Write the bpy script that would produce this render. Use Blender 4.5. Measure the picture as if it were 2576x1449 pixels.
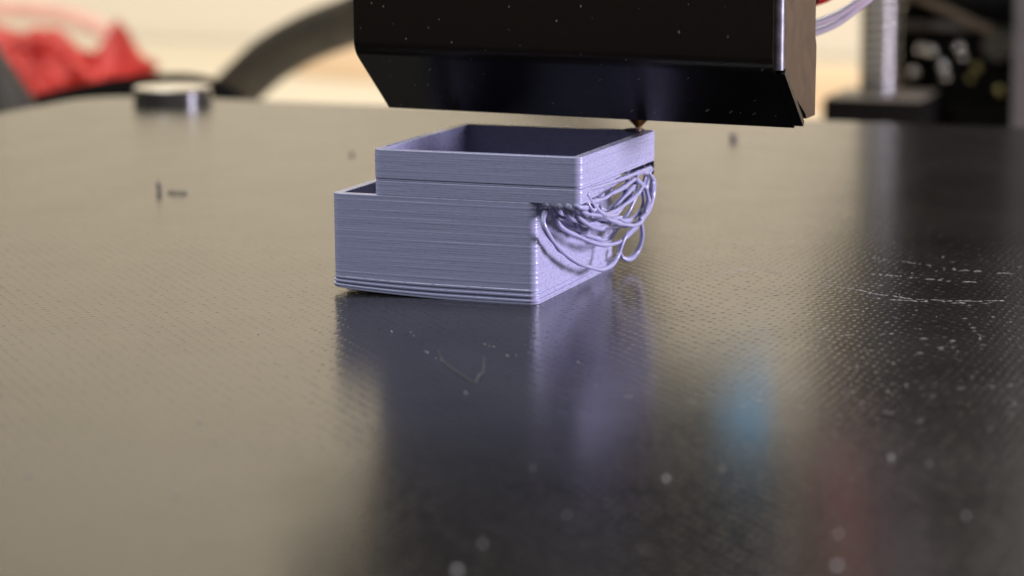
import bpy, bmesh, math, random
from mathutils import Vector, Matrix, noise
# Units: 1 Blender unit = 1 cm.  x right along the printed box, y away, z up; bed surface at z = 0.
random.seed(7)
for o in list(bpy.data.objects): bpy.data.objects.remove(o)
S = bpy.context.scene
col = S.collection

# ------------------------------------------------------------------ camera
YAW, PITCH, ROLL = -.3712, .1814, -.0072
cam_d = bpy.data.cameras.new('camera'); cam = bpy.data.objects.new('camera', cam_d); col.objects.link(cam)
f = Vector((math.sin(YAW)*math.cos(PITCH), math.cos(YAW)*math.cos(PITCH), -math.sin(PITCH)))
r = Vector((math.cos(YAW), -math.sin(YAW), 0)); u = r.cross(f)
r2 = math.cos(ROLL)*r + math.sin(ROLL)*u; u2 = -math.sin(ROLL)*r + math.cos(ROLL)*u
M = Matrix((r2, u2, -f)).transposed().to_4x4(); M.translation = Vector((7.057, -18.6728, 3.8051))
cam.matrix_world = M
cam_d.sensor_width = 36; cam_d.lens = 6268.8/2576*36
cam_d.clip_start = .5; cam_d.clip_end = 2000
cam_d.dof.use_dof = True; cam_d.dof.focus_distance = 20.4; cam_d.dof.aperture_fstop = .375
cam_d.dof.aperture_blades = 0
S.camera = cam

# ------------------------------------------------------------------ world and lamps
w = bpy.data.worlds.new('World'); S.world = w; w.use_nodes = True
bg = w.node_tree.nodes['Background']; bg.inputs[0].default_value = (1, .9, .78, 1); bg.inputs[1].default_value = .10
S.view_settings.view_transform = 'Standard'; S.view_settings.look = 'None'
S.view_settings.exposure = 0; S.view_settings.gamma = 1
def area(name, loc, target, size, power, colr, sy=None):
    l = bpy.data.lights.new(name, 'AREA'); l.energy = power; l.color = colr; l.size = size
    if sy: l.shape = 'RECTANGLE'; l.size_y = sy
    o = bpy.data.objects.new(name, l); col.objects.link(o); o.location = loc
    o.rotation_euler = (Vector(target)-Vector(loc)).to_track_quat('-Z', 'Y').to_euler(); return o
area('key_lamp', (45, 11, 7.5), (0, 1, .6), 13, 47000, (.87, .80, 1.0))
area('front_lamp', (-14, -34, 44), (-.5, 0, .6), 7, 22500, (.87, .92, 1.0))
area('ceiling_lamp', (-30, 20, 95), (-30, 85, 12), 60, 122000, (1, .945, .825))

# ------------------------------------------------------------------ helpers
def tag(o, label=None, cat=None, group=None, kind=None):
    if label: o['label'] = label
    if cat: o['category'] = cat
    if group: o['group'] = group
    if kind: o['kind'] = kind
    return o
def empty(name, loc=(0, 0, 0)):
    o = bpy.data.objects.new(name, None); col.objects.link(o); o.location = loc
    o.empty_display_size = .2
    return o
def mesh(name, V, F, mat, parent=None, smooth=False, auto=None):
    me = bpy.data.meshes.new(name); me.from_pydata([tuple(v) for v in V], [], F); me.update()
    b = bmesh.new(); b.from_mesh(me); bmesh.ops.recalc_face_normals(b, faces=b.faces); b.to_mesh(me); b.free()
    if smooth:
        me.polygons.foreach_set('use_smooth', [True]*len(me.polygons))
        if auto is not None: me.set_sharp_from_angle(angle=math.radians(auto))
    me.materials.append(mat)
    o = bpy.data.objects.new(name, me); col.objects.link(o)
    if parent:
        o.parent = parent; o.matrix_parent_inverse = Matrix.Translation(-Vector(parent.location))
    return o
def bm_obj(name, b, mat, parent=None, smooth=False, auto=35):
    bmesh.ops.recalc_face_normals(b, faces=b.faces)
    me = bpy.data.meshes.new(name); b.to_mesh(me); b.free()
    if smooth:
        me.polygons.foreach_set('use_smooth', [True]*len(me.polygons)); me.set_sharp_from_angle(angle=math.radians(auto))
    me.materials.append(mat)
    o = bpy.data.objects.new(name, me); col.objects.link(o)
    if parent:
        o.parent = parent; o.matrix_parent_inverse = Matrix.Translation(-Vector(parent.location))
    return o
def box(b, x0, x1, y0, y1, z0, z1, bev=0, seg=2):
    r_ = bmesh.ops.create_cube(b, size=1)
    vs = r_['verts']
    for v in vs:
        v.co = Vector(((x0+x1)/2+v.co.x*(x1-x0), (y0+y1)/2+v.co.y*(y1-y0), (z0+z1)/2+v.co.z*(z1-z0)))
    if bev:
        es = list({e for v in vs for e in v.link_edges})
        bmesh.ops.bevel(b, geom=es, offset=bev, segments=seg, affect='EDGES', profile=.5)
def cyl(b, p0, p1, r0, r1=None, n=24):
    r1 = r0 if r1 is None else r1
    p0, p1 = Vector(p0), Vector(p1); d = p1-p0
    q = d.to_track_quat('Z', 'Y').to_matrix().to_4x4()
    bmesh.ops.create_cone(b, cap_ends=True, segments=n, radius1=r0, radius2=r1, depth=d.length, matrix=Matrix.Translation((p0+p1)/2) @ q)
def spline(P, step):
    P = [Vector(p) for p in P]; out = []
    Q = [P[0]*2-P[1]] + P + [P[-1]*2-P[-2]]
    for i in range(1, len(Q)-2):
        n = max(2, int((Q[i+1]-Q[i]).length/step))
        for k in range(n):
            t = k/n; a, b_, c, d = Q[i-1], Q[i], Q[i+1], Q[i+2]
            out.append(.5*((2*b_)+(c-a)*t+(2*a-5*b_+4*c-d)*t*t+(3*b_-a-3*c+d)*t**3))
    out.append(P[-1]); return out
def tube(P, rad, n=10, step=.03, rfn=None):
    """points along a smooth path -> (V, F) of a closed round tube"""
    C_ = spline(P, step); V = []; F = []
    t0 = (C_[1]-C_[0]).normalized(); nrm = t0.orthogonal().normalized()
    for i, c in enumerate(C_):
        t = (C_[min(i+1, len(C_)-1)]-C_[max(i-1, 0)]).normalized()
        nrm = (nrm-t*nrm.dot(t)).normalized(); bi = t.cross(nrm)
        rr = rad*(rfn(i, len(C_)) if rfn else 1)
        for k in range(n):
            a = 2*math.pi*k/n; V.append(c+(nrm*math.cos(a)+bi*math.sin(a))*rr)
    m = len(C_)
    for i in range(m-1):
        for k in range(n):
            F.append((i*n+k, i*n+(k+1) % n, (i+1)*n+(k+1) % n, (i+1)*n+k))
    F.append(tuple(range(n))); F.append(tuple((m-1)*n+k for k in range(n)))
    return V, F

# ------------------------------------------------------------------ materials
class NT:
    def __init__(s, name):
        s.m = bpy.data.materials.new(name); s.m.use_nodes = True; s.t = s.m.node_tree; s.b = s.t.nodes['Principled BSDF']
    def n(s, typ, **k):
        nd = s.t.nodes.new(typ)
        for a, v in k.items():
            if a == 'inp':
                for i, x in v.items():
                    if hasattr(x, 'is_output'): s.t.links.new(x, nd.inputs[i])
                    else: nd.inputs[i].default_value = x
            else: setattr(nd, a, v)
        return nd
    def math(s, op, a, b=0.0, c=None):
        d = {0: a, 1: b}
        if c is not None: d[2] = c
        return s.n('ShaderNodeMath', operation=op, inp=d).outputs[0]
    def set(s, **k):
        for a, v in k.items():
            nm = a.replace('_', ' ')
            nm = {'IOR': 'IOR', 'Base Color': 'Base Color'}.get(nm, nm)
            if hasattr(v, 'is_output'): s.t.links.new(v, s.b.inputs[nm])
            else: s.b.inputs[nm].default_value = v
        return s
    def coord(s): return s.n('ShaderNodeTexCoord').outputs['Object']
    def noise(s, scale, detail=3, vec=None, rough=.5):
        return s.n('ShaderNodeTexNoise', inp={'Vector': vec or s.coord(), 'Scale': scale, 'Detail': detail, 'Roughness': rough}).outputs[0]
    def mapped(s, sc):
        return s.n('ShaderNodeMapping', inp={0: s.coord(), 3: sc}).outputs[0]
    def ramp(s, v, stops):
        nd = s.n('ShaderNodeValToRGB', inp={0: v}); e = nd.color_ramp.elements
        while len(e) < len(stops): e.new(.5)
        for i, (p, c) in enumerate(stops): e[i].position = p; e[i].color = (*c, 1)
        return nd.outputs[0]
    def bump(s, h, dist, strength=1):
        s.t.links.new(s.n('ShaderNodeBump', inp={'Height': h, 'Distance': dist, 'Strength': strength}).outputs[0], s.b.inputs['Normal'])
def simple(name, c, rough=.5, metal=0., var=.12, scale=3., spec=.5, bump=0, bscale=20):
    t = NT(name); nz = t.noise(scale, 4)
    t.set(Base_Color=t.ramp(nz, [(.3, [x*(1-var) for x in c]), (.7, [min(1, x*(1+var)) for x in c])]), Roughness=rough, Metallic=metal)
    t.b.inputs['Specular IOR Level'].default_value = spec
    if bump: t.bump(t.noise(bscale, 3), bump)
    return t.m

def plastic_print(name='grey_lavender_filament', sss=.35, scale=.022, rough=.19, grainy=.10, fl=.38):
    t = NT(name)
    streak = t.noise(1, 4, t.mapped((1.2, 1.2, 40)), .6)
    grain = t.noise(1, 2, t.mapped((13, 13, 58)))
    fleck = t.math('MULTIPLY', t.math('MAXIMUM', t.math('SUBTRACT', t.noise(1, 1, t.mapped((16, 16, 50))), .57), 0.0), 6.0)
    t.set(Base_Color=t.ramp(streak, [(.25, (.282, .287, .42)), (.75, (.306, .312, .45))]),
          Roughness=t.math('MAXIMUM', t.math('SUBTRACT', t.math('MULTIPLY_ADD', grain, .25, rough), t.math('MULTIPLY', fleck, .35)), .10))
    t.bump(t.math('ADD', t.math('MULTIPLY', grain, grainy), t.math('MULTIPLY', fleck, fl)), .0014)
    t.b.inputs['Subsurface Weight'].default_value = sss; t.b.inputs['Subsurface Radius'].default_value = (1, .95, 1.1); t.b.inputs['Subsurface Scale'].default_value = scale
    return t.m
def bed_mat():
    t = NT('textured_black_bed'); c = t.coord()
    sx = t.n('ShaderNodeSeparateXYZ', inp={0: c}); K = 2*math.pi/.133
    wob = t.math('MULTIPLY', t.math('SUBTRACT', t.noise(6, 2), .5), .05)
    X = t.math('MULTIPLY', t.math('ADD', sx.outputs[0], wob), K); Y = t.math('MULTIPLY', t.math('ADD', sx.outputs[1], wob), K)
    p = t.math('MULTIPLY', t.math('COSINE', X), t.math('COSINE', Y))
    p = t.math('POWER', t.math('MAXIMUM', p, 0.0), 4.0)
    amp = t.math('MAXIMUM', t.math('MULTIPLY_ADD', t.noise(8.5, 3), 4.6, -1.55), 0.0)
    fine = t.noise(38, 3)
    h = t.math('ADD', t.math('MULTIPLY', p, amp), t.math('MULTIPLY', fine, .14))
    t.set(Base_Color=t.ramp(t.noise(.9, 5), [(.3, (.008, .0075, .0075)), (.7, (.017, .0162, .0158))]),
          Roughness=t.math('MULTIPLY_ADD', t.noise(1.3, 4), .07, .165), IOR=1.52)
    t.bump(h, .0028)
    return t.m
def shroud_mat():
    t = NT('black_painted_steel')
    sx = t.n('ShaderNodeSeparateXYZ', inp={0: t.coord()})
    uv = t.n('ShaderNodeCombineXYZ', inp={0: t.math('ADD', sx.outputs[0], sx.outputs[1]), 1: t.math('MULTIPLY', sx.outputs[2], .7)}).outputs[0]
    v = t.n('ShaderNodeTexVoronoi', voronoi_dimensions='2D', inp={'Vector': uv, 'Scale': 9.5, 'Randomness': 1.0})
    sc = t.n('ShaderNodeSeparateColor', inp={0: v.outputs['Color']})
    dot = t.math('LESS_THAN', v.outputs['Distance'], t.math('MULTIPLY', t.math('SUBTRACT', sc.outputs[0], .62), .26))
    dot = t.math('MULTIPLY', dot, sc.outputs[1])
    t.set(Base_Color=t.ramp(dot, [(.0, (.0075, .0055, .0042)), (1.0, (.20, .185, .16))]), Roughness=.27)
    t.b.inputs['Specular IOR Level'].default_value = .2
    t.bump(t.noise(45, 3), .0016)
    return t.m
PLA = plastic_print(); LOOSE = plastic_print('loose_strand_filament', .9, .045, .08, 0, 0); BED = bed_mat(); SHROUD = shroud_mat()
BLACK = simple('black_plastic', (.006, .0055, .005), .9, spec=0.)
BRASS = simple('brass', (.42, .24, .09), .35, 1., .3, 12)
STEEL = simple('bright_steel', (.72, .69, .68), .14, 1., .1, 4)
ROD = simple('oiled_steel_rod', (.028, .023, .016), .25, 0., .2, 4, spec=1.0)
ROD.node_tree.nodes['Principled BSDF'].inputs['Coat Weight'].default_value = 1
ROD.node_tree.nodes['Principled BSDF'].inputs['Coat IOR'].default_value = 2.0
ROD.node_tree.nodes['Principled BSDF'].inputs['Coat Roughness'].default_value = .22
FLANGE = simple('warm_reflection_tone', (.050, .032, .019), .4, 0, .25, 6, spec=.12)  # black sheet; its warm reflection is put into the colour as brown
EDGE = simple('edge_highlight_tone', (.10, .10, .11), .36, .6, .35, 9)  # paler part-metal tone puts a bright highlight into the corner fold's colour
DARKSTEEL = simple('dark_steel', (.16, .14, .11), .4, 1., .2, 4)

# ------------------------------------------------------------------ setting
def wall_mat():
    t = NT('cream_wall'); nz = t.noise(.03, 4)
    t.set(Base_Color=t.ramp(nz, [(.3, (.80, .735, .60)), (.7, (.84, .775, .64))]), Roughness=.85); return t.m
CREAM = wall_mat()
b = bmesh.new(); box(b, -220, 160, 88, 92, -6, 150)
tag(bm_obj('wall', b, CREAM), kind='structure')
def desk_mat():
    t = NT('pale_desk'); nz = t.noise(1, 4, t.mapped((.02, .25, 1)))
    t.set(Base_Color=t.ramp(nz, [(.3, (.74, .66, .52)), (.7, (.82, .74, .60))]), Roughness=.5); return t.m
b = bmesh.new(); box(b, -220, 160, -60, 87.8, -9, -6)
tag(bm_obj('desk', b, desk_mat()), kind='structure')

# wooden batten lying on the desk behind the printer
WOOD = NT('pale_wood'); WOOD.set(Base_Color=WOOD.ramp(WOOD.noise(1, 5, WOOD.mapped((.15, 3, 3))), [(.3, (.82, .60, .38)), (.7, (.88, .68, .46))]), Roughness=.55)
b = bmesh.new(); box(b, -16, 16, -1.6, 1.6, 0, 1.35, .12)
o = bm_obj('wooden_batten', b, WOOD.m); o.location = (-24.5, 70.8, -5.995); o.rotation_euler.z = -.30
tag(o, 'blurred pale wooden batten lying on the desk behind the print bed', 'batten')

# ------------------------------------------------------------------ print bed
bed = empty('print_bed', (-.32, 1.75, 0))
tag(bed, 'glossy black textured print bed carrying the grey printed box', 'print bed')
def rrect(x0, x1, y0, y1, r_, n=8):
    P = []
    for cx_, cy_, a0 in ((x1-r_, y1-r_, 0), (x0+r_, y1-r_, 90), (x0+r_, y0+r_, 180), (x1-r_, y0+r_, 270)):
        for k in range(n+1):
            a = math.radians(a0+90*k/n); P.append((cx_+r_*math.cos(a), cy_+r_*math.sin(a)))
    return P
def slab(P, z0, z1, ch=.02):
    n = len(P); cxm = sum(p[0] for p in P)/n; cym = sum(p[1] for p in P)/n
    def ring(z, d): return [(p[0]-(ch*d if p[0] > cxm else -ch*d), p[1]-(ch*d if p[1] > cym else -ch*d), z) for p in P]
    V = ring(z0, 0)+ring(z1-ch, 0)+ring(z1, 1); F = []
    for j in range(2):
        for k in range(n): F.append((j*n+k, j*n+(k+1) % n, (j+1)*n+(k+1) % n, (j+1)*n+k))
    F.append(tuple(range(n))); F.append(tuple(2*n+k for k in range(n))); return V, F
mesh('build_surface', *slab(rrect(-12.07, 11.43, -10, 13.5, .9), -.12, 0), BED, bed)
mesh('heater_plate', *slab(rrect(-12.0, 11.36, -9.93, 13.43, .8), -.42, -.124), BLACK, bed)
# scratches: short raised slivers of scored coating
SCR = simple('scored_coating', (.42, .41, .39), .5, 0, .2, 30)
def sliver(V, F, a, b_, wd):
    a, b_ = Vector(a), Vector(b_); d = (b_-a).normalized(); s_ = Vector((-d.y, d.x, 0))*wd
    i = len(V); up = Vector((0, 0, wd*.9))
    V += [a, (a+b_)/2+s_, (a+b_)/2-s_, b_, (a+b_)/2+up]
    F += [(i, i+1, i+4), (i+1, i+3, i+4), (i+3, i+2, i+4), (i+2, i, i+4)]
PATHS = [
 [(.975,1.71),(1.092,2.042),(1.18,2.242),(1.393,2.124),(1.606,1.926)],
 [(1.934,1.674),(2.317,1.511),(2.484,1.376),(2.659,1.341),(2.839,1.272),(3.164,1.291),(3.56,1.428)],
 [(2.55,1.20),(2.9,1.17),(3.3,1.24),(3.62,1.30)],
 [(2.05,3.15),(2.5,2.95),(2.95,2.75),(3.4,2.7)],
 [(2.3,2.3),(2.8,2.2),(3.3,2.2)],
 [(-.6,-1.2),(-.2,-1.9),(.15,-2.3)],
 [(.1,-1.5),(.5,-1.9)],
]
V, F = [], []
for i, P in enumerate(PATHS):
    pts = spline([(x, y, .0006) for x, y in P], .03)
    for k in range(len(pts)-1):
        if random.random() < (.85 if i < 2 else (.16 if i > 4 else .45)):
            j = Vector((random.gauss(0, .008), random.gauss(0, .012), 0))
            sliver(V, F, pts[k]+j, pts[k]+j+(pts[k+1]-pts[k])*random.uniform(.8, 2.4), random.uniform(.0016, .0042))
for k in range(170):
    x = random.uniform(1.7, 4.6); y = random.uniform(-3.0, 3.6)
    a = random.gauss(.35, .25); L = random.uniform(.012, .07)
    sliver(V, F, (x, y, .0005), (x+L*math.cos(a), y+L*math.sin(a), .0005), random.uniform(.0010, .003))
tag(mesh('scuff_marks', V, F, SCR, bed), kind='stuff')

# round knob at the far corner of the bed
knob = empty('corner_knob', (-10.5, 12.99, 0))
tag(knob, 'small round black knob with shiny top on the far corner of the bed', 'knob')
b = bmesh.new()
for z0, z1, ra, rb in ((.001, .17, .56, .56), (.17, .20, .56, .55)): cyl(b, (-10.5, 12.99, z0), (-10.5, 12.99, z1), ra, rb, 40)
bm_obj('knob_body', b, simple('gloss_black', (.035, .033, .028), .16), knob, True)
b = bmesh.new(); cyl(b, (-10.5, 12.99, .2005), (-10.5, 12.99, .215), .55, .54, 48)
bm_obj('knob_top', b, simple('polished_cap', (.82, .78, .70), .38, 1.), knob, True)

# ------------------------------------------------------------------ the printed box
W, D = 1.83, 1.97
LH = .02
X0, X1 = -W+.386, .386
box_root = empty('printed_box', (-.7, 1, .0006))
tag(box_root, 'grey lavender 3D printed stepped box with failed sagging overhang on the print bed', 'printed box')
def loop_path(x0, x1, y0, y1, r_=.075, step=.025):
    """closed counter-clockwise loop starting at the back-right corner: list of (x, y, nx, ny)"""
    P = []
    def seg(a, b_, n):
        L = math.dist(a, b_); m = max(1, int(L/step))
        for k in range(m): P.append((a[0]+(b_[0]-a[0])*k/m, a[1]+(b_[1]-a[1])*k/m, *n))
    def arc(cx_, cy_, a0):
        for k in range(6):
            a = math.radians(a0+90*k/6); P.append((cx_+r_*math.cos(a), cy_+r_*math.sin(a), math.cos(a), math.sin(a)))
    arc(x1-r_, y1-r_, 0); seg((x1-r_, y1), (x0+r_, y1), (0, 1))
    arc(x0+r_, y1-r_, 90); seg((x0, y1-r_), (x0, y0+r_), (-1, 0))
    arc(x0+r_, y0+r_, 180); seg((x0+r_, y0), (x1-r_, y0), (0, -1))
    arc(x1-r_, y0+r_, 270); seg((x1, y0+r_), (x1, y1-r_), (1, 0))
    return P
def layered(P, z0, n, th=.085, closed=True, grow=lambda k: 0, jit=.0013, wave=.0012, warp=None, seed=1):
    """a stack of n extruded beads following the path: outer and inner skins with a rounded rim"""
    rnd = random.Random(seed); V, F = [], []; m = len(P)
    prof = ((.05, -.0007), (.3, -.0001), (.7, -.0001), (.95, -.0007))
    def row(off, z):
        i = len(V)
        for k, (x, y, nx, ny) in enumerate(P):
            d = off(k); p = (x+nx*d, y+ny*d, z)
            V.append(warp(*p) if warp else p)
        return i
    def skin(side):
        prev = None; first = None
        for k in range(n):
            g = grow(k)+rnd.gauss(0, jit); ph = [rnd.uniform(0, 6.28) for _ in range(3)]; fr = [rnd.uniform(.02, .06), rnd.uniform(.1, .22), rnd.uniform(.4, .9)]
            am = [wave*rnd.uniform(.3, 1), wave*.6*rnd.uniform(0, 1), wave*.4*rnd.uniform(0, 1)]
            def wv(q): return sum(a*math.sin(f_*q+p_) for a, f_, p_ in zip(am, fr, ph))
            for tz, o_ in prof:
                if side > 0: i = row(lambda q: g+o_+wv(q), z0+(k+tz)*LH)
                else: i = row(lambda q: -th-(g*.5+o_)+wv(q), z0+(k+tz)*LH)
                if prev is not None:
                    for q in range(m if closed else m-1):
                        F.append((prev+q, prev+(q+1) % m, i+(q+1) % m, i+q))
                else: first = i
                prev = i
        return first, prev
    fo, lo = skin(1); fi, li = skin(-1)
    zt = z0+n*LH
    rim = [lo, row(lambda q: -.014, zt+.0015), row(lambda q: -th*.5+.004, zt-.004), row(lambda q: -th+.014, zt+.001), li]
    for a, c in zip(rim, rim[1:]):
        for q in range(m if closed else m-1): F.append((a+q, a+(q+1) % m, c+(q+1) % m, c+q))
    for q in range(m if closed else m-1): F.append((fo+q, fo+(q+1) % m, fi+(q+1) % m, fi+q))
    if not closed:
        pass
    return V, F
def warp_low(x, y, z):
    l = max(0, min(1, (-x-.75)/1.08)); k = max(0, 1-z/.22)
    z += .05*l*l*k+.006*math.sin(max(0, min(1, -x/1.83))*math.pi*2.2)*max(0, 1-z/.06)*(-.5)
    if z < .07 and x < -1.7: x += .03*(1-z/.07)*(1 if y < .3 else .3)
    return (x, y, z)
def grow_low(k): return (.012, .016, -.004, .010, -.005, .004)[k] if k < 6 else 0
LPl = loop_path(-W, 0, 0, D)
V, F = layered(LPl, .001, 42, .085, True, grow_low, .0003, .0006, warp_low, 3)
mesh('lower_walls', V, F, PLA, box_root, True, 80)
b = bmesh.new(); box(b, -W+.09, -.09, .09, D-.09, .012, .10)
bm_obj('floor_slab', b, PLA, box_root)
b = bmesh.new(); box(b, X0+.004, X0+.08, .092, D-.092, .101, .846)
bm_obj('inner_wall', b, PLA, box_root)
LPu = loop_path(X0, X1, 0, D)
# the courses under the overhang: every side but most of the right one, which never stuck
right = [i for i, p in enumerate(LPu) if p[2] == 1 and p[0] > .3]
cut = {i for i in right if LPu[i][1] > .26}
V, F = layered([LPu[i] for i in range(len(LPu)) if i not in cut], .8425, 6, .085, False, lambda k: 0, .0003, .0006, None, 5)
mesh('overhang_courses', V, F, PLA, box_root, True, 80)
for k in range(1, 6):
    # each course of the right side reaches a little further before it falls away
    run = [LPu[i] for i in right if .2 < LPu[i][1] < .30+.14*k+random.uniform(-.05, .05)]
    V, F = layered(run, .8425+.02*k, 1, .075, False, lambda q: -.0015, .0003, .0006, None, 50+k)
    mesh('loose_course', V, F, PLA, box_root, True, 80)
V, F = layered(LPu, .9645, 13, .085, True, lambda k: .0025 if k else -.004, .0003, .0006, None, 9)
mesh('upper_walls', V, F, PLA, box_root, True, 80)

STR = [
[(0.05, 0.106, 0.775), (0.069, -0.018, 0.713), (0.089, -0.028, 0.645), (0.108, 0.091, 0.527), (0.128, 0.27, 0.408), (0.147, 0.545, 0.282), (0.166, 0.859, 0.179), (0.186, 1.12, 0.121), (0.205, 1.323, 0.136), (0.224, 1.414, 0.198), (0.244, 1.456, 0.29), (0.263, 1.515, 0.357), (0.283, 1.659, 0.401), (0.302, 1.805, 0.456), (0.321, 1.918, 0.539), (0.341, 1.945, 0.624), (0.36, 1.936, 0.757)] ,
[(0.12, 0.148, 0.712), (0.138, 0.187, 0.636), (0.155, 0.344, 0.562), (0.173, 0.536, 0.497), (0.19, 0.793, 0.412), (0.207, 1.058, 0.345), (0.225, 1.33, 0.314), (0.242, 1.543, 0.33), (0.26, 1.727, 0.379), (0.277, 1.844, 0.449), (0.295, 1.963, 0.521), (0.312, 2.014, 0.602), (0.33, 1.924, 0.713)] ,
[(0.2, 0.105, 0.803), (0.216, 0.147, 0.737), (0.233, 0.249, 0.682), (0.249, 0.443, 0.623), (0.265, 0.703, 0.573), (0.282, 1.003, 0.516), (0.298, 1.312, 0.476), (0.315, 1.596, 0.445), (0.331, 1.751, 0.488), (0.347, 1.873, 0.569), (0.364, 1.909, 0.663), (0.38, 1.875, 0.788)] ,
[(0.1, 0.231, 0.668), (0.122, 0.555, 0.575), (0.144, 0.829, 0.514), (0.167, 1.112, 0.467), (0.189, 1.338, 0.455), (0.211, 1.536, 0.47), (0.233, 1.653, 0.53), (0.256, 1.739, 0.627), (0.278, 1.773, 0.71), (0.3, 1.638, 0.794)] ,
[(0.06, 0.546, 0.547), (0.074, 0.81, 0.476), (0.089, 1.081, 0.409), (0.103, 1.327, 0.34), (0.117, 1.514, 0.328), (0.131, 1.637, 0.386), (0.146, 1.762, 0.444), (0.16, 1.923, 0.498)] ,
[(0.36, 0.343, 0.807), (0.361, 0.491, 0.714), (0.363, 0.673, 0.642), (0.364, 0.922, 0.569), (0.366, 1.177, 0.507), (0.367, 1.506, 0.461), (0.369, 1.739, 0.513), (0.37, 1.838, 0.597)] ,
[(0.36, 0.192, 0.838), (0.36, 0.434, 0.815), (0.36, 0.65, 0.805), (0.36, 0.839, 0.82), (0.36, 1.095, 0.827), (0.36, 1.325, 0.849), (0.36, 1.457, 0.863)] ,
[(0.3, 0.729, 0.708), (0.3, 0.95, 0.645), (0.3, 1.11, 0.67), (0.3, 1.306, 0.711), (0.3, 1.504, 0.758), (0.3, 1.621, 0.791)] ,
[(0.36, 1.541, 0.895), (0.35, 1.521, 0.855), (0.34, 1.687, 0.789), (0.33, 1.89, 0.707), (0.32, 1.973, 0.619), (0.31, 1.918, 0.539), (0.3, 1.776, 0.493)] ,
[(0.3, 1.811, 0.445), (0.271, 1.933, 0.315), (0.243, 1.985, 0.218), (0.214, 1.968, 0.142), (0.186, 1.882, 0.093), (0.157, 1.797, 0.098), (0.129, 1.763, 0.137), (0.1, 1.814, 0.193)] ,
[(0.38, 1.787, 0.875), (0.376, 1.922, 0.781), (0.372, 1.928, 0.671), (0.368, 1.872, 0.592), (0.364, 1.787, 0.527), (0.36, 1.595, 0.49)] ,
[(0.3, 1.638, 0.794), (0.3, 1.538, 0.722), (0.3, 1.372, 0.659), (0.3, 1.208, 0.619), (0.3, 1.014, 0.615), (0.3, 0.792, 0.658)] ,
[(0.3, 1.843, 0.701), (0.296, 1.873, 0.588), (0.292, 1.766, 0.527), (0.288, 1.575, 0.49), (0.284, 1.386, 0.506), (0.28, 1.169, 0.581)] ,
[(0.1, 0.102, 0.798), (0.12, 0.119, 0.756), (0.14, 0.21, 0.704), (0.16, 0.391, 0.658), (0.18, 0.576, 0.631), (0.2, 0.765, 0.615)] ,
[(0.16, 0.451, 0.741), (0.183, 0.476, 0.677), (0.207, 0.562, 0.635), (0.23, 0.711, 0.603), (0.253, 0.895, 0.588), (0.277, 1.082, 0.562), (0.3, 1.273, 0.556)] ,
[(0.38, 0.166, 0.914), (0.375, 0.33, 0.809), (0.37, 0.528, 0.709), (0.365, 0.73, 0.649), (0.36, 0.999, 0.62)] ,
[(0.33, 1.819, 0.869), (0.338, 1.866, 0.798), (0.345, 1.809, 0.73), (0.353, 1.856, 0.615), (0.36, 1.731, 0.524)] ,
[(0.36, 1.935, 0.888), (0.36, 1.831, 0.874), (0.36, 1.66, 0.891), (0.36, 1.491, 0.891)] ,

]
def strand(P, rad=.0185, name='strand'):
    ph = random.uniform(0, 6)
    V, F = tube(P, rad, 10, .025, lambda i, n: 1+.16*math.sin(i*.23+ph)+.09*math.sin(i*.71+ph*2)+.45*math.exp(-((i-n*(.15+.11*ph))/2.2)**2))
    return mesh(name, V, F, LOOSE, box_root, True)
for P in STR:
    strand(P, random.uniform(.0165, .0205))
# drooping beads under the right wall, hung between the front corner and the back corner
for k in range(5):
    x = .375-.03*k; z = .952-.024*k; s_ = random.uniform(.015, .06)
    strand([(x, .24, z-.01), (x+.004, .5, z-s_*random.uniform(.45, .85)), (x, .95, z-s_+.01), (x-.01, 1.45, z*.6+.362-s_*.5), (x-.02, 1.88, .905-.012*k)], random.uniform(.016, .021))
for k in range(4):
    x = .33-.07*k; s_ = (.2, .33, .26, .38)[k]; yb = (1.9, 1.6, 1.85, 1.4)[k]
    strand([(x, .07, .86), (x+.02, .2+.1*k, .86-s_*.55), (x+.03, .8, .86-s_), (x+.02, yb-.3, .87-s_*.7), (x, yb, .90)], random.uniform(.016, .020))
for k in range(7):
    x = random.uniform(.06, .36); y = random.uniform(.08, .5)
    strand([(x, y, .86), (x+.03, y+.05, .80-.03*random.random()), (x+.02, y+.16, .76-.05*random.random()), (x-.02, y+.3, .80)], random.uniform(.015, .024))
for k in range(8):
    x = .03+.04*k+random.uniform(-.012, .012); q_ = random.uniform(-.012, .012)
    strand([(x-.02, .07, .850), (x+.01, .018+q_, .838+q_), (x+.05+q_, .03, .818+q_), (x+.06, .18, .79+.03*random.random())], .018)
# blob of scorched molten plastic by the nozzle, shade also darkened into its colour
b = bmesh.new(); bmesh.ops.create_icosphere(b, subdivisions=3, radius=1)
for v in b.verts:
    n_ = 1+.25*noise.noise(v.co*1.6); v.co = Vector((.20+v.co.x*.10*n_, 1.93+v.co.y*.09*n_, 1.222+v.co.z*.022*n_))
bm_obj('rim_blob', b, simple('scorched_shaded_filament', (.06, .045, .05), .3), box_root, True, 180)

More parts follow.
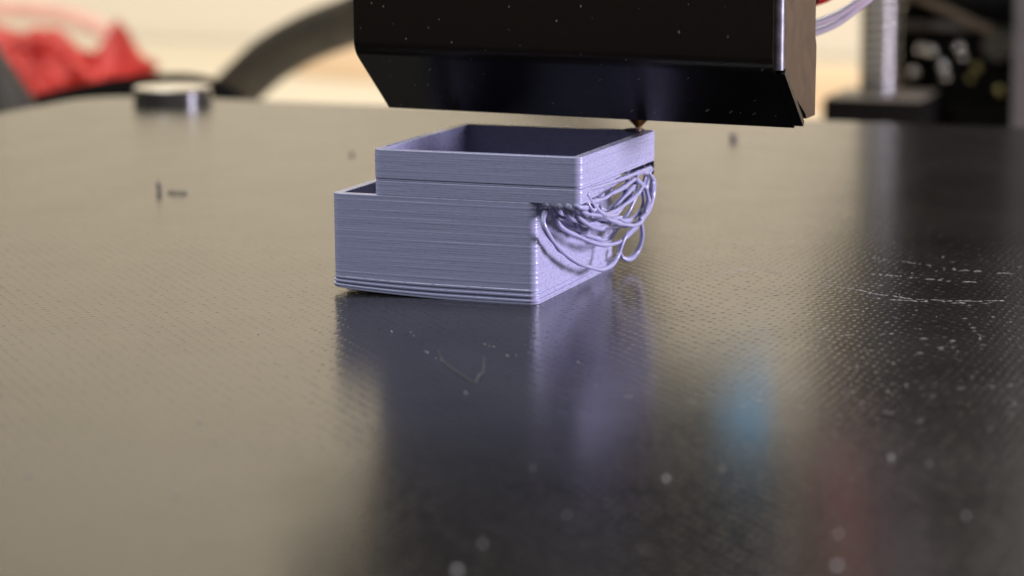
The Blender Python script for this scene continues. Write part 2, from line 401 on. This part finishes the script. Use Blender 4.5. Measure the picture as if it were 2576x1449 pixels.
# ------------------------------------------------------------------ print head
TILT = .0137
head = empty('hotend_assembly', (0, 1.5, 1.4))
tag(head, 'black folded sheet metal hotend cover with brass nozzle touching the printed box', 'hotend')
def tilt(V): return [(x, y, z-TILT*x) for x, y, z in V]
YF, YB, ZB, ZF, XL, XR = .9, 1.6, 1.40, 1.95, -1.985, 1.80
def sheet(P2, x0, x1, t, nx=2):
    """extrude a (y, z) polyline along x with thickness t towards +y"""
    N = []
    for i in range(len(P2)):
        a = Vector(P2[max(i-1, 0)]); c = Vector(P2[min(i+1, len(P2)-1)]); d = (c-a).normalized(); N.append(Vector((-d.y, d.x)))
    V, F = [], []
    m = len(P2)
    for x in (x0, x1):
        for p, n_ in zip(P2, N): V.append((x, p[0], p[1]))
        for p, n_ in zip(P2, N): V.append((x, p[0]+n_.x*t, p[1]+n_.y*t))
    for i in range(m-1):
        F += [(i, i+1, 2*m+i+1, 2*m+i), (m+i, m+i+1, 3*m+i+1, 3*m+i), (i, i+1, m+i+1, m+i), (2*m+i, 2*m+i+1, 3*m+i+1, 3*m+i)]
    F += [(0, 2*m, 3*m, m), (m-1, 3*m-1, 4*m-1, 2*m-1)]
    return V, F
R_ = .10
# fold between front and lower facet
ang = math.atan2(YB-YF, ZF-ZB)
prof = [(YF, 5.2), (YF, 2.4), (YF, ZF+.07)]
for k in range(1, 8):
    t_ = k/8; p0, p1, p2 = Vector((YF, ZF+.07)), Vector((YF, ZF)), Vector((YF+.07*math.sin(ang), ZF-.07*math.cos(ang)))
    q = p0*(1-t_)**2+p1*2*t_*(1-t_)+p2*t_*t_; prof.append((q.x, q.y))
prof += [(YF+.07*math.sin(ang), ZF-.07*math.cos(ang)), (YB-.01, ZB+.008), (YB, ZB)]
prof.reverse()
V, F = sheet(prof, XL, XR-.07, .05)
mesh('front_panel', tilt(V), F, SHROUD, head, True, 30)
# rounded vertical fold into the right flange, and the flange itself with its cut-back lower edge
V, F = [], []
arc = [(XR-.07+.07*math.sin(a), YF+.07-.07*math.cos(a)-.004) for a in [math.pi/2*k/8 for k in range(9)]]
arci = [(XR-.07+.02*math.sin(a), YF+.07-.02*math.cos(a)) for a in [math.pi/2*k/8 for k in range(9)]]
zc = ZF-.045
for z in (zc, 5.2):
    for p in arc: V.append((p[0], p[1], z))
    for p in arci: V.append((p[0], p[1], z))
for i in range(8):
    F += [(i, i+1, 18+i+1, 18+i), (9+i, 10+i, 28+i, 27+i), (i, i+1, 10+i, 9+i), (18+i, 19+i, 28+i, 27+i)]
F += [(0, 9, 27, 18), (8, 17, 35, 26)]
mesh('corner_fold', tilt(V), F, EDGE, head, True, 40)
def plate_yz(P, x0, x1):
    n = len(P); V = [(x0, y, z) for y, z in P]+[(x1, y, z) for y, z in P]
    F = [tuple(range(n)), tuple(n+k for k in range(n))]+[(k, (k+1) % n, n+(k+1) % n, n+k) for k in range(n)]
    return V, F
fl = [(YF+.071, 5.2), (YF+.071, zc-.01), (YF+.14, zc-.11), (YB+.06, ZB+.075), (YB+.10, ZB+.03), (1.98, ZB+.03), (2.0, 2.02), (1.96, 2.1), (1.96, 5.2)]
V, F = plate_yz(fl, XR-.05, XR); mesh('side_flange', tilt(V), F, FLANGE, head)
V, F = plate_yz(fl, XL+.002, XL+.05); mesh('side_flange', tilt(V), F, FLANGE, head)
V, F = sheet([(YB-.02, ZB+.02), (YF+.06, ZF-.035)], XR-.068, XR+.012, .05)
mesh('facet_edge', tilt(V), F, SHROUD, head)
b = bmesh.new(); box(b, -1.7, 1.5, 1.15, 3.3, 2.25, 5.2, .05)
for z in [2.5+.28*k for k in range(9)]: box(b, -1.75, 1.55, 1.1, 3.35, z, z+.1)
bm_obj('heatsink', b, BLACK, head)  # unseen finned block placed inside the cover to block light
b = bmesh.new(); box(b, -2.95, -2.02, 1.1, 3.2, 2.78, 5.2, .12); cyl(b, (-2.96, 2.1, 3.9), (-3.05, 2.1, 3.9), .85, .8, 40)
bm_obj('reflection_dark_block', b, BLACK, head)  # unseen block added left of the cover to darken the bed reflection there
b = bmesh.new(); box(b, -.35, .85, 2.25, 4.15, 1.43, 2.2, .05)
bm_obj('blue_reflection_block', b, simple('reflection_blue', (.12, .62, .92), .5), head)  # unseen blue block added to give the blue patch mirrored in the bed
b = bmesh.new()
cyl(b, (.204, 2.02, 1.238), (.204, 2.02, 1.258), .028, .036, 28); cyl(b, (.204, 2.02, 1.258), (.204, 2.02, 1.42), .04, .20, 28)
cyl(b, (.204, 2.02, 1.42), (.204, 2.02, 1.565), .22, .22, 6)
bm_obj('nozzle', b, BRASS, head, True, 30)
b = bmesh.new(); box(b, -.33, 1.3, 1.72, 2.24, 1.566, 2.2, .03)
bm_obj('heater_block', b, DARKSTEEL, head)

# black sleeved cable arching from behind the print head down past the bed edge
cab = empty('sleeved_cable', (-17, 31, -6))
tag(cab, 'black braided cable sleeve arching from behind the print head', 'cable')
P = [(-1.5, 6, 13), (-3, 12, 12.6), (-5.2, 19, 11), (-7.2, 24.3, 7), (-8.6, 26.6, 3.4), (-10.2, 27.4, 1.5), (-12.15, 27.76, 0.55), (-13.96, 28.08, 0.22), (-15.0, 28.71, -0.09), (-16.17, 29.27, -0.47), (-17.31, 29.82, -0.97), (-18.26, 30.43, -1.53), (-19.11, 31.08, -2.08), (-19.77, 31.78, -2.72), (-18.9, 33.6, -4.2), (-18.8, 34.2, -5.5)]
V, F = tube(P, .52, 28, .2)
def sleeve_mat():
    t = NT('braided_sleeve'); nz = t.noise(2.2, 4)
    t.set(Base_Color=t.ramp(nz, [(.3, (.006, .005, .0035)), (.7, (.027, .022, .014))]), Roughness=.6); t.bump(t.noise(5, 3), .12); return t.m
SLV = sleeve_mat()
mesh('sleeve', V, F, SLV, cab, True)

# thick black hose at the far left and the dark bar behind the bed edge
P = [(-21.6, 18.0, 4.7), (-18.2, 17.6, 1.7), (-16.5, 17.35, -.12), (-15.75, 17.3, -1.2), (-15.1, 17.3, -3.0), (-14.9, 17.4, -5.6)]
V, F = tube(P, .42, 20, .2); o = mesh('rubber_hose', V, F, SLV, None, True)
tag(o, 'blurred dark hose hanging at the left edge beside the bed', 'hose')
P = [(-17.8, 18.6, -1.3), (-16.3, 19.4, -.85), (-15.0, 20.1, -.62), (-13.9, 20.5, -.68), (-13.2, 20.6, -1.3), (-13, 20.8, -3)]
V, F = tube(P, .22, 16, .2); o = mesh('power_cord', V, F, BLACK, None, True)
tag(o, 'black cord lying behind the bed edge below the red bag', 'cord')

# ------------------------------------------------------------------ red crumpled bag and pale strap, far left
def cloth_bag():
    b = bmesh.new(); bmesh.ops.create_icosphere(b, subdivisions=5, radius=1)
    for v in b.verts:
        c = v.co.copy(); x, y, z = c
        n_ = noise.fractal(c*1.3+Vector((3, 1, 7)), .6, 2.1, 4)*.30
        rid = -abs(noise.noise(c*2.6+Vector((8, 2, 1))))*.38
        s_ = 1+n_+rid
        # tapering to the right with a tied neck sticking up
        px = x*3.3*s_; py = y*1.5*s_; pz = z*1.35*s_
        pz *= 1-.45*max(0, x)
        pz -= .30*x
        if z > 0: pz += .95*math.exp(-((px-1.42-.25*z)/.36)**2-((py)/.7)**2)
        pz += .32*math.exp(-((px-.2-.55*pz)/.22)**2)*(1 if y < 0 else 0)*(-.2)
        if y < 0: py -= .45*math.exp(-((px-.1-.6*(pz+.4))/.25)**2)
        v.co = (px, py, pz)
    return b
def red_mat():
    t = NT('red_plastic_film'); nz = t.noise(.8, 4)
    t.set(Base_Color=t.ramp(nz, [(.3, (.34, .010, .008)), (.7, (.62, .035, .025))]), Roughness=.4); t.bump(t.noise(2.2, 4), .25); return t.m
RED = red_mat()
o = bm_obj('red_bag', cloth_bag(), RED, None, True, 180); o.location = (-25.6, 34.2, -2.35); o.rotation_euler.z = .37
bag = o
for k in range(7):
    x0 = random.uniform(-2.8, 1.2); L = random.uniform(.9, 1.8); s_ = random.uniform(.4, .9)
    P = [(x0, -1.45, .9-.2*x0*.5), (x0+L*.35, -1.75, .55-s_*.3), (x0+L*.6, -1.7, .1-s_*.5), (x0+L*.4*random.uniform(-1, 1.4), -1.6, -.6-s_*.4)]
    V, F = tube(P, random.uniform(.10, .2), 10, .15)
    q = mesh('bag_fold', V, F, RED, None, True); q.parent = bag
tag(o, 'crumpled red plastic bag with twisted neck behind the bed, far left', 'bag')
b = bmesh.new(); box(b, -3.6, 3.6, -2.0, 2.0, -1.5, 0, .15)
o = bm_obj('bag_box', b, simple('dark_card', (.05, .045, .04), .7)); o.location = (-26.4, 34.4, -4.49); o.rotation_euler.z = .37
o.name = 'storage_box'
tag(o, 'dark box on the desk under the red plastic bag', 'box')
P = [(-36.5, 40.2, -.9), (-33.8, 41.1, -1.0), (-31.6, 41.8, -1.02), (-30.0, 42.4, -1.25), (-28.9, 42.7, -1.85), (-28.4, 42.9, -3.2), (-28.2, 43, -5.7)]
V, F = tube(P, .26, 14, .3)
o = mesh('pink_strap', [(x, y, z) for x, y, z in V], F, simple('pink_webbing', (.74, .42, .34), .7), None, True)
tag(o, 'pale pink strap looping above the red bag', 'strap')

# ------------------------------------------------------------------ wires leaving the print head on the right
LIL = NT('translucent_lilac'); LIL.set(Base_Color=(.72, .66, .80, 1), Roughness=.07)
LIL.b.inputs['Transmission Weight'].default_value = .6; LIL.b.inputs['Coat Weight'].default_value = .5
for i, (dz, dy, lab) in enumerate(((0, 0, 'upper translucent lilac tube curving out from behind the print head'),
                                   (-.082, .06, 'lower translucent lilac tube curving out from behind the print head'))):
    P = [(.95, 3.68, 1.99+dz), (1.147, 3.76, 1.985+dz), (1.297, 3.829, 2.03+dz), (1.481, 3.915, 2.105+dz*.9), (1.646, 4.0, 2.212+dz*.6), (1.808, 4.091, 2.355+dz*.4), (2.1, 4.3, 2.75), (2.2+.1*i, 4.5, 3.6), (1.6, 4.6+.1*i, 5.0)]
    P = [(x, y+dy, z) for x, y, z in P]
    V, F = tube(P, .038, 14, .04); o = mesh('lilac_tube', V, F, LIL.m, None, True)
    tag(o, lab, 'tube', 'lilac tubes by the print head')
REDW = simple('red_silicone', (.34, .006, .007), .45)
for i in range(2):
    P = [(.4, 4.2+.12*i, 2.2+.2*i), (.97, 4.27+.12*i, 2.22+.23*i), (1.143, 4.345+.1*i, 2.26+.24*i), (1.3, 4.437+.1*i, 2.33+.27*i), (1.43, 4.57, 2.5+.3*i), (1.5, 4.8, 3.0+.3*i), (1.4, 5.1, 4.0+.2*i), (1.6, 5.3, 5.2)]
    V, F = tube(P, .11, 16, .06); o = mesh('red_wire', V, F, REDW, None, True)
    tag(o, ['thick red wire behind the print head, the lower one seen at the top edge', 'thick red wire behind the print head, above the other one'][i], 'wire', 'red wires behind the print head')

# ------------------------------------------------------------------ gantry on the right, far behind the bed
YG = 27.5
screw = empty('lead_screw', (-3.5, YG, -1.2))
tag(screw, 'bright threaded lead screw standing on black foot block behind the bed', 'lead screw')
V, F = [], []; n = 28; rows = 0; z = -1.3; pitch = .16
while z < 16:
    for k in range(n):
        a = 2*math.pi*k/n; ph = ((z/pitch) - k/n) % 1
        rr = .37+.022*(abs(ph-.5)*4-1)
        V.append((-3.47+rr*math.cos(a), YG+rr*math.sin(a), z))
    rows += 1; z += .04
for i in range(rows-1):
    for k in range(n): F.append((i*n+k, i*n+(k+1) % n, (i+1)*n+(k+1) % n, (i+1)*n+k))
F.append(tuple(range(n))); F.append(tuple((rows-1)*n+k for k in range(n)))
mesh('threaded_rod', V, F, ROD, screw, True)
foot = empty('foot_block', (-3.4, 28, -6))
tag(foot, 'black foot block under the lead screw behind the bed', 'block')
b = bmesh.new(); box(b, -4.33, -2.45, YG-.9, YG+1.0, -5.99, -1.142, .05); bm_obj('block_body', b, BLACK, foot, True)
b = bmesh.new(); box(b, -4.28, -2.5, YG-.85, YG+.95, -1.14, -1.11, .01); bm_obj('block_cap', b, simple('grey_cap', (.14, .12, .095), .5), foot, True)
car = empty('gantry_carriage', (-2, 29, -1.5))
tag(car, 'black gantry carriage plate with bright bolt heads behind the lead screw', 'carriage')
b = bmesh.new(); box(b, -3.5, -1.0, 29.3, 29.9, -5.99, .40, .06); bm_obj('lower_plate', b, BLACK, car)
b = bmesh.new(); box(b, -3.6, -1.05, 29.55, 30.4, .401, 17, .06); bm_obj('upper_plate', b, simple('soft_black', (.008, .0075, .007), .75, spec=.15), car)
b = bmesh.new(); box(b, -3.5, -1.0, 28.9, 29.299, -6+.01, -1.42, .05); bm_obj('base_rail', b, BLACK, car)
b = bmesh.new(); box(b, -3.5, -1.7, 29.1, 29.299, -.02, .12, .02); bm_obj('cross_strip', b, simple('brown_grey', (.06, .05, .042), .5), car)
V, F = tube([(-3.3, 28.9, .72), (-2.9, 28.9, .545), (-2.3, 28.9, .30), (-1.75, 28.9, .05), (-1.6, 28.95, .0)], .075, 10, .1)
mesh('drive_belt', V, F, simple('tan_belt', (.12, .085, .055), .6), car, True)
bolts = [(-2.843, -.44, .15, 1), (-2.294, -.337, .13, 2), (-2.227, -.52, .11, 1), (-3.16, -.86, .14, 1), (-2.60, -.72, .13, 1), (-2.55, -.93, .12, 1), (-1.95, -.74, .13, 0), (-2.07, -.95, .10, 0), (-1.508, -1.182, .15, 0), (-3.04, -.40, .14, 2)]
YEL = simple('yellow_zinc', (.24, .20, .08), .3, 1.)
for x, z, rr, kd in bolts:
    b = bmesh.new(); cyl(b, (x, 29.297, z), (x, 29.24, z), rr, rr*.96, 20)
    wsh = bm_obj('washer', b, BLACK, car, True, 40)
    b = bmesh.new()
    bmesh.ops.create_uvsphere(b, u_segments=20, v_segments=12, radius=rr*.75, matrix=Matrix.Translation((x, 29.22, z)) @ Matrix.Diagonal((1, .6, 1, 1)))
    bm_obj('bolt_head', b, YEL if kd == 0 else STEEL, wsh, True, 80)
b = bmesh.new(); box(b, -4.5, -1.2, 26.6, 29.2, 4.6, 18, .08)
bm_obj('screw_reflection_mask', b, BLACK, car)  # unseen block added to keep the upper screw out of the bed reflection
b = bmesh.new(); cyl(b, (-1.514, 29.29, -.27), (-1.514, 28.95, -.27), .34, .30, 32); cyl(b, (-1.514, 28.96, -.27), (-1.514, 28.90, -.27), .15, .13, 20)
bm_obj('idler_wheel', b, simple('wheel_black', (.03, .028, .02), .3), car, True)
post = empty('aluminium_post', (-.5, 28.4, -6))
tag(post, 'grey aluminium extrusion upright at the right edge of the frame', 'post')
b = bmesh.new()
for x0, x1, y0, y1 in ((-.95, -.55, 27.4, 27.6), (-.05, .35, 27.4, 27.6), (-.95, -.75, 27.602, 29.4), (.15, .35, 27.602, 29.4), (-.748, .148, 28.1, 28.3), (-.748, .148, 29.2, 29.4)): box(b, x0, x1, y0, y1, -5.99, 22)
bm_obj('extrusion', b, simple('anodised_grey', (.13, .12, .125), .45, .8), post)

# ------------------------------------------------------------------ dust, crumbs
DUST = simple('pale_dust', (.33, .32, .30), .8)
def lump(V, F, c, s_):
    b = bmesh.new(); bmesh.ops.create_icosphere(b, subdivisions=1, radius=s_)
    i = len(V); o_ = Vector((random.random()*9, random.random()*9, random.random()*9))
    for v in b.verts: V.append(Vector(c)+v.co*(1+.5*noise.noise(v.co/s_+o_))+Vector((0, 0, s_*.7)))
    for f_ in b.faces: F.append(tuple(i+v.index for v in f_.verts))
    b.free()
V, F = [], []
for x, y, s_ in [(2.689,-4.95,.019),(2.244,-1.832,.010),(2.592,-2.551,.011),(3.835,-4.006,.021),(.091,-6.235,.022),(-.669,-1.399,.012),(.561,-1.912,.008),(1.075,-1.984,.010),(2.171,-6.582,.022),(-.66,-4.544,.014),(3.934,-5.742,.020),(4.517,-5.148,.018),(-.972,-6.129,.016),(4.077,-6.366,.03),(3.478,-1.949,.012),(2.236,-7.106,.026),(4.259,-3.035,.012)]:
    lump(V, F, (x, y, 0), s_*random.uniform(.45, .85))
for k in range(34):
    lump(V, F, (random.uniform(-2.5, 5.2), random.uniform(-7.3, 3), 0), random.choice((.003, .004, .005, .007)))
tag(mesh('dust', V, F, DUST), kind='stuff')
CRUMB = simple('dark_crumb', (.13, .118, .095), .85)
for x, y, h, wd, lab in ((-1.554, 11.089, .09, .055, 'dark crumb on the bed right of the print head'), (-6.163, 4.8, .12, .03, 'upright dark crumb on the bed left of the printed box'), (-5.476, 8.267, .04, .03, 'tiny dark crumb on the bed just left of the upper rim')):
    b = bmesh.new(); bmesh.ops.create_icosphere(b, subdivisions=2, radius=1)
    for v in b.verts:
        k = 1+.45*noise.noise(v.co*1.7+Vector((x, y, 0))); v.co = Vector((x+v.co.x*wd*k, y+v.co.y*wd*k, h*.5*.95+v.co.z*h*.5*k))
    tag(bm_obj('crumb', b, CRUMB, None, True, 60), lab, 'crumb', 'dark crumbs on the bed')
b = bmesh.new()
V, F = tube([(-6.02, 4.75, .012), (-5.92, 4.73, .02), (-5.80, 4.76, .012)], .012, 6, .03); o = mesh('lint', V, F, CRUMB)
tag(o, 'short dark lint thread beside the upright crumb', 'lint')
V, F = tube([(-.05, -1.95, .006), (.175, -2.342, .008), (.489, -2.728, .006), (.628, -2.884, .01), (.60, -2.74, .03), (.56, -2.564, .012), (.44, -2.25, .006), (.365, -2.055, .006)], .0028, 6, .03, lambda i, n: .55+.45*math.sin(3.14*i/n))
o = mesh('lint', V, F, simple('pale_lint', (.09, .086, .075), .9))
tag(o, 'thin pale lint hair curled on the dark bed in front of the printed box', 'lint')
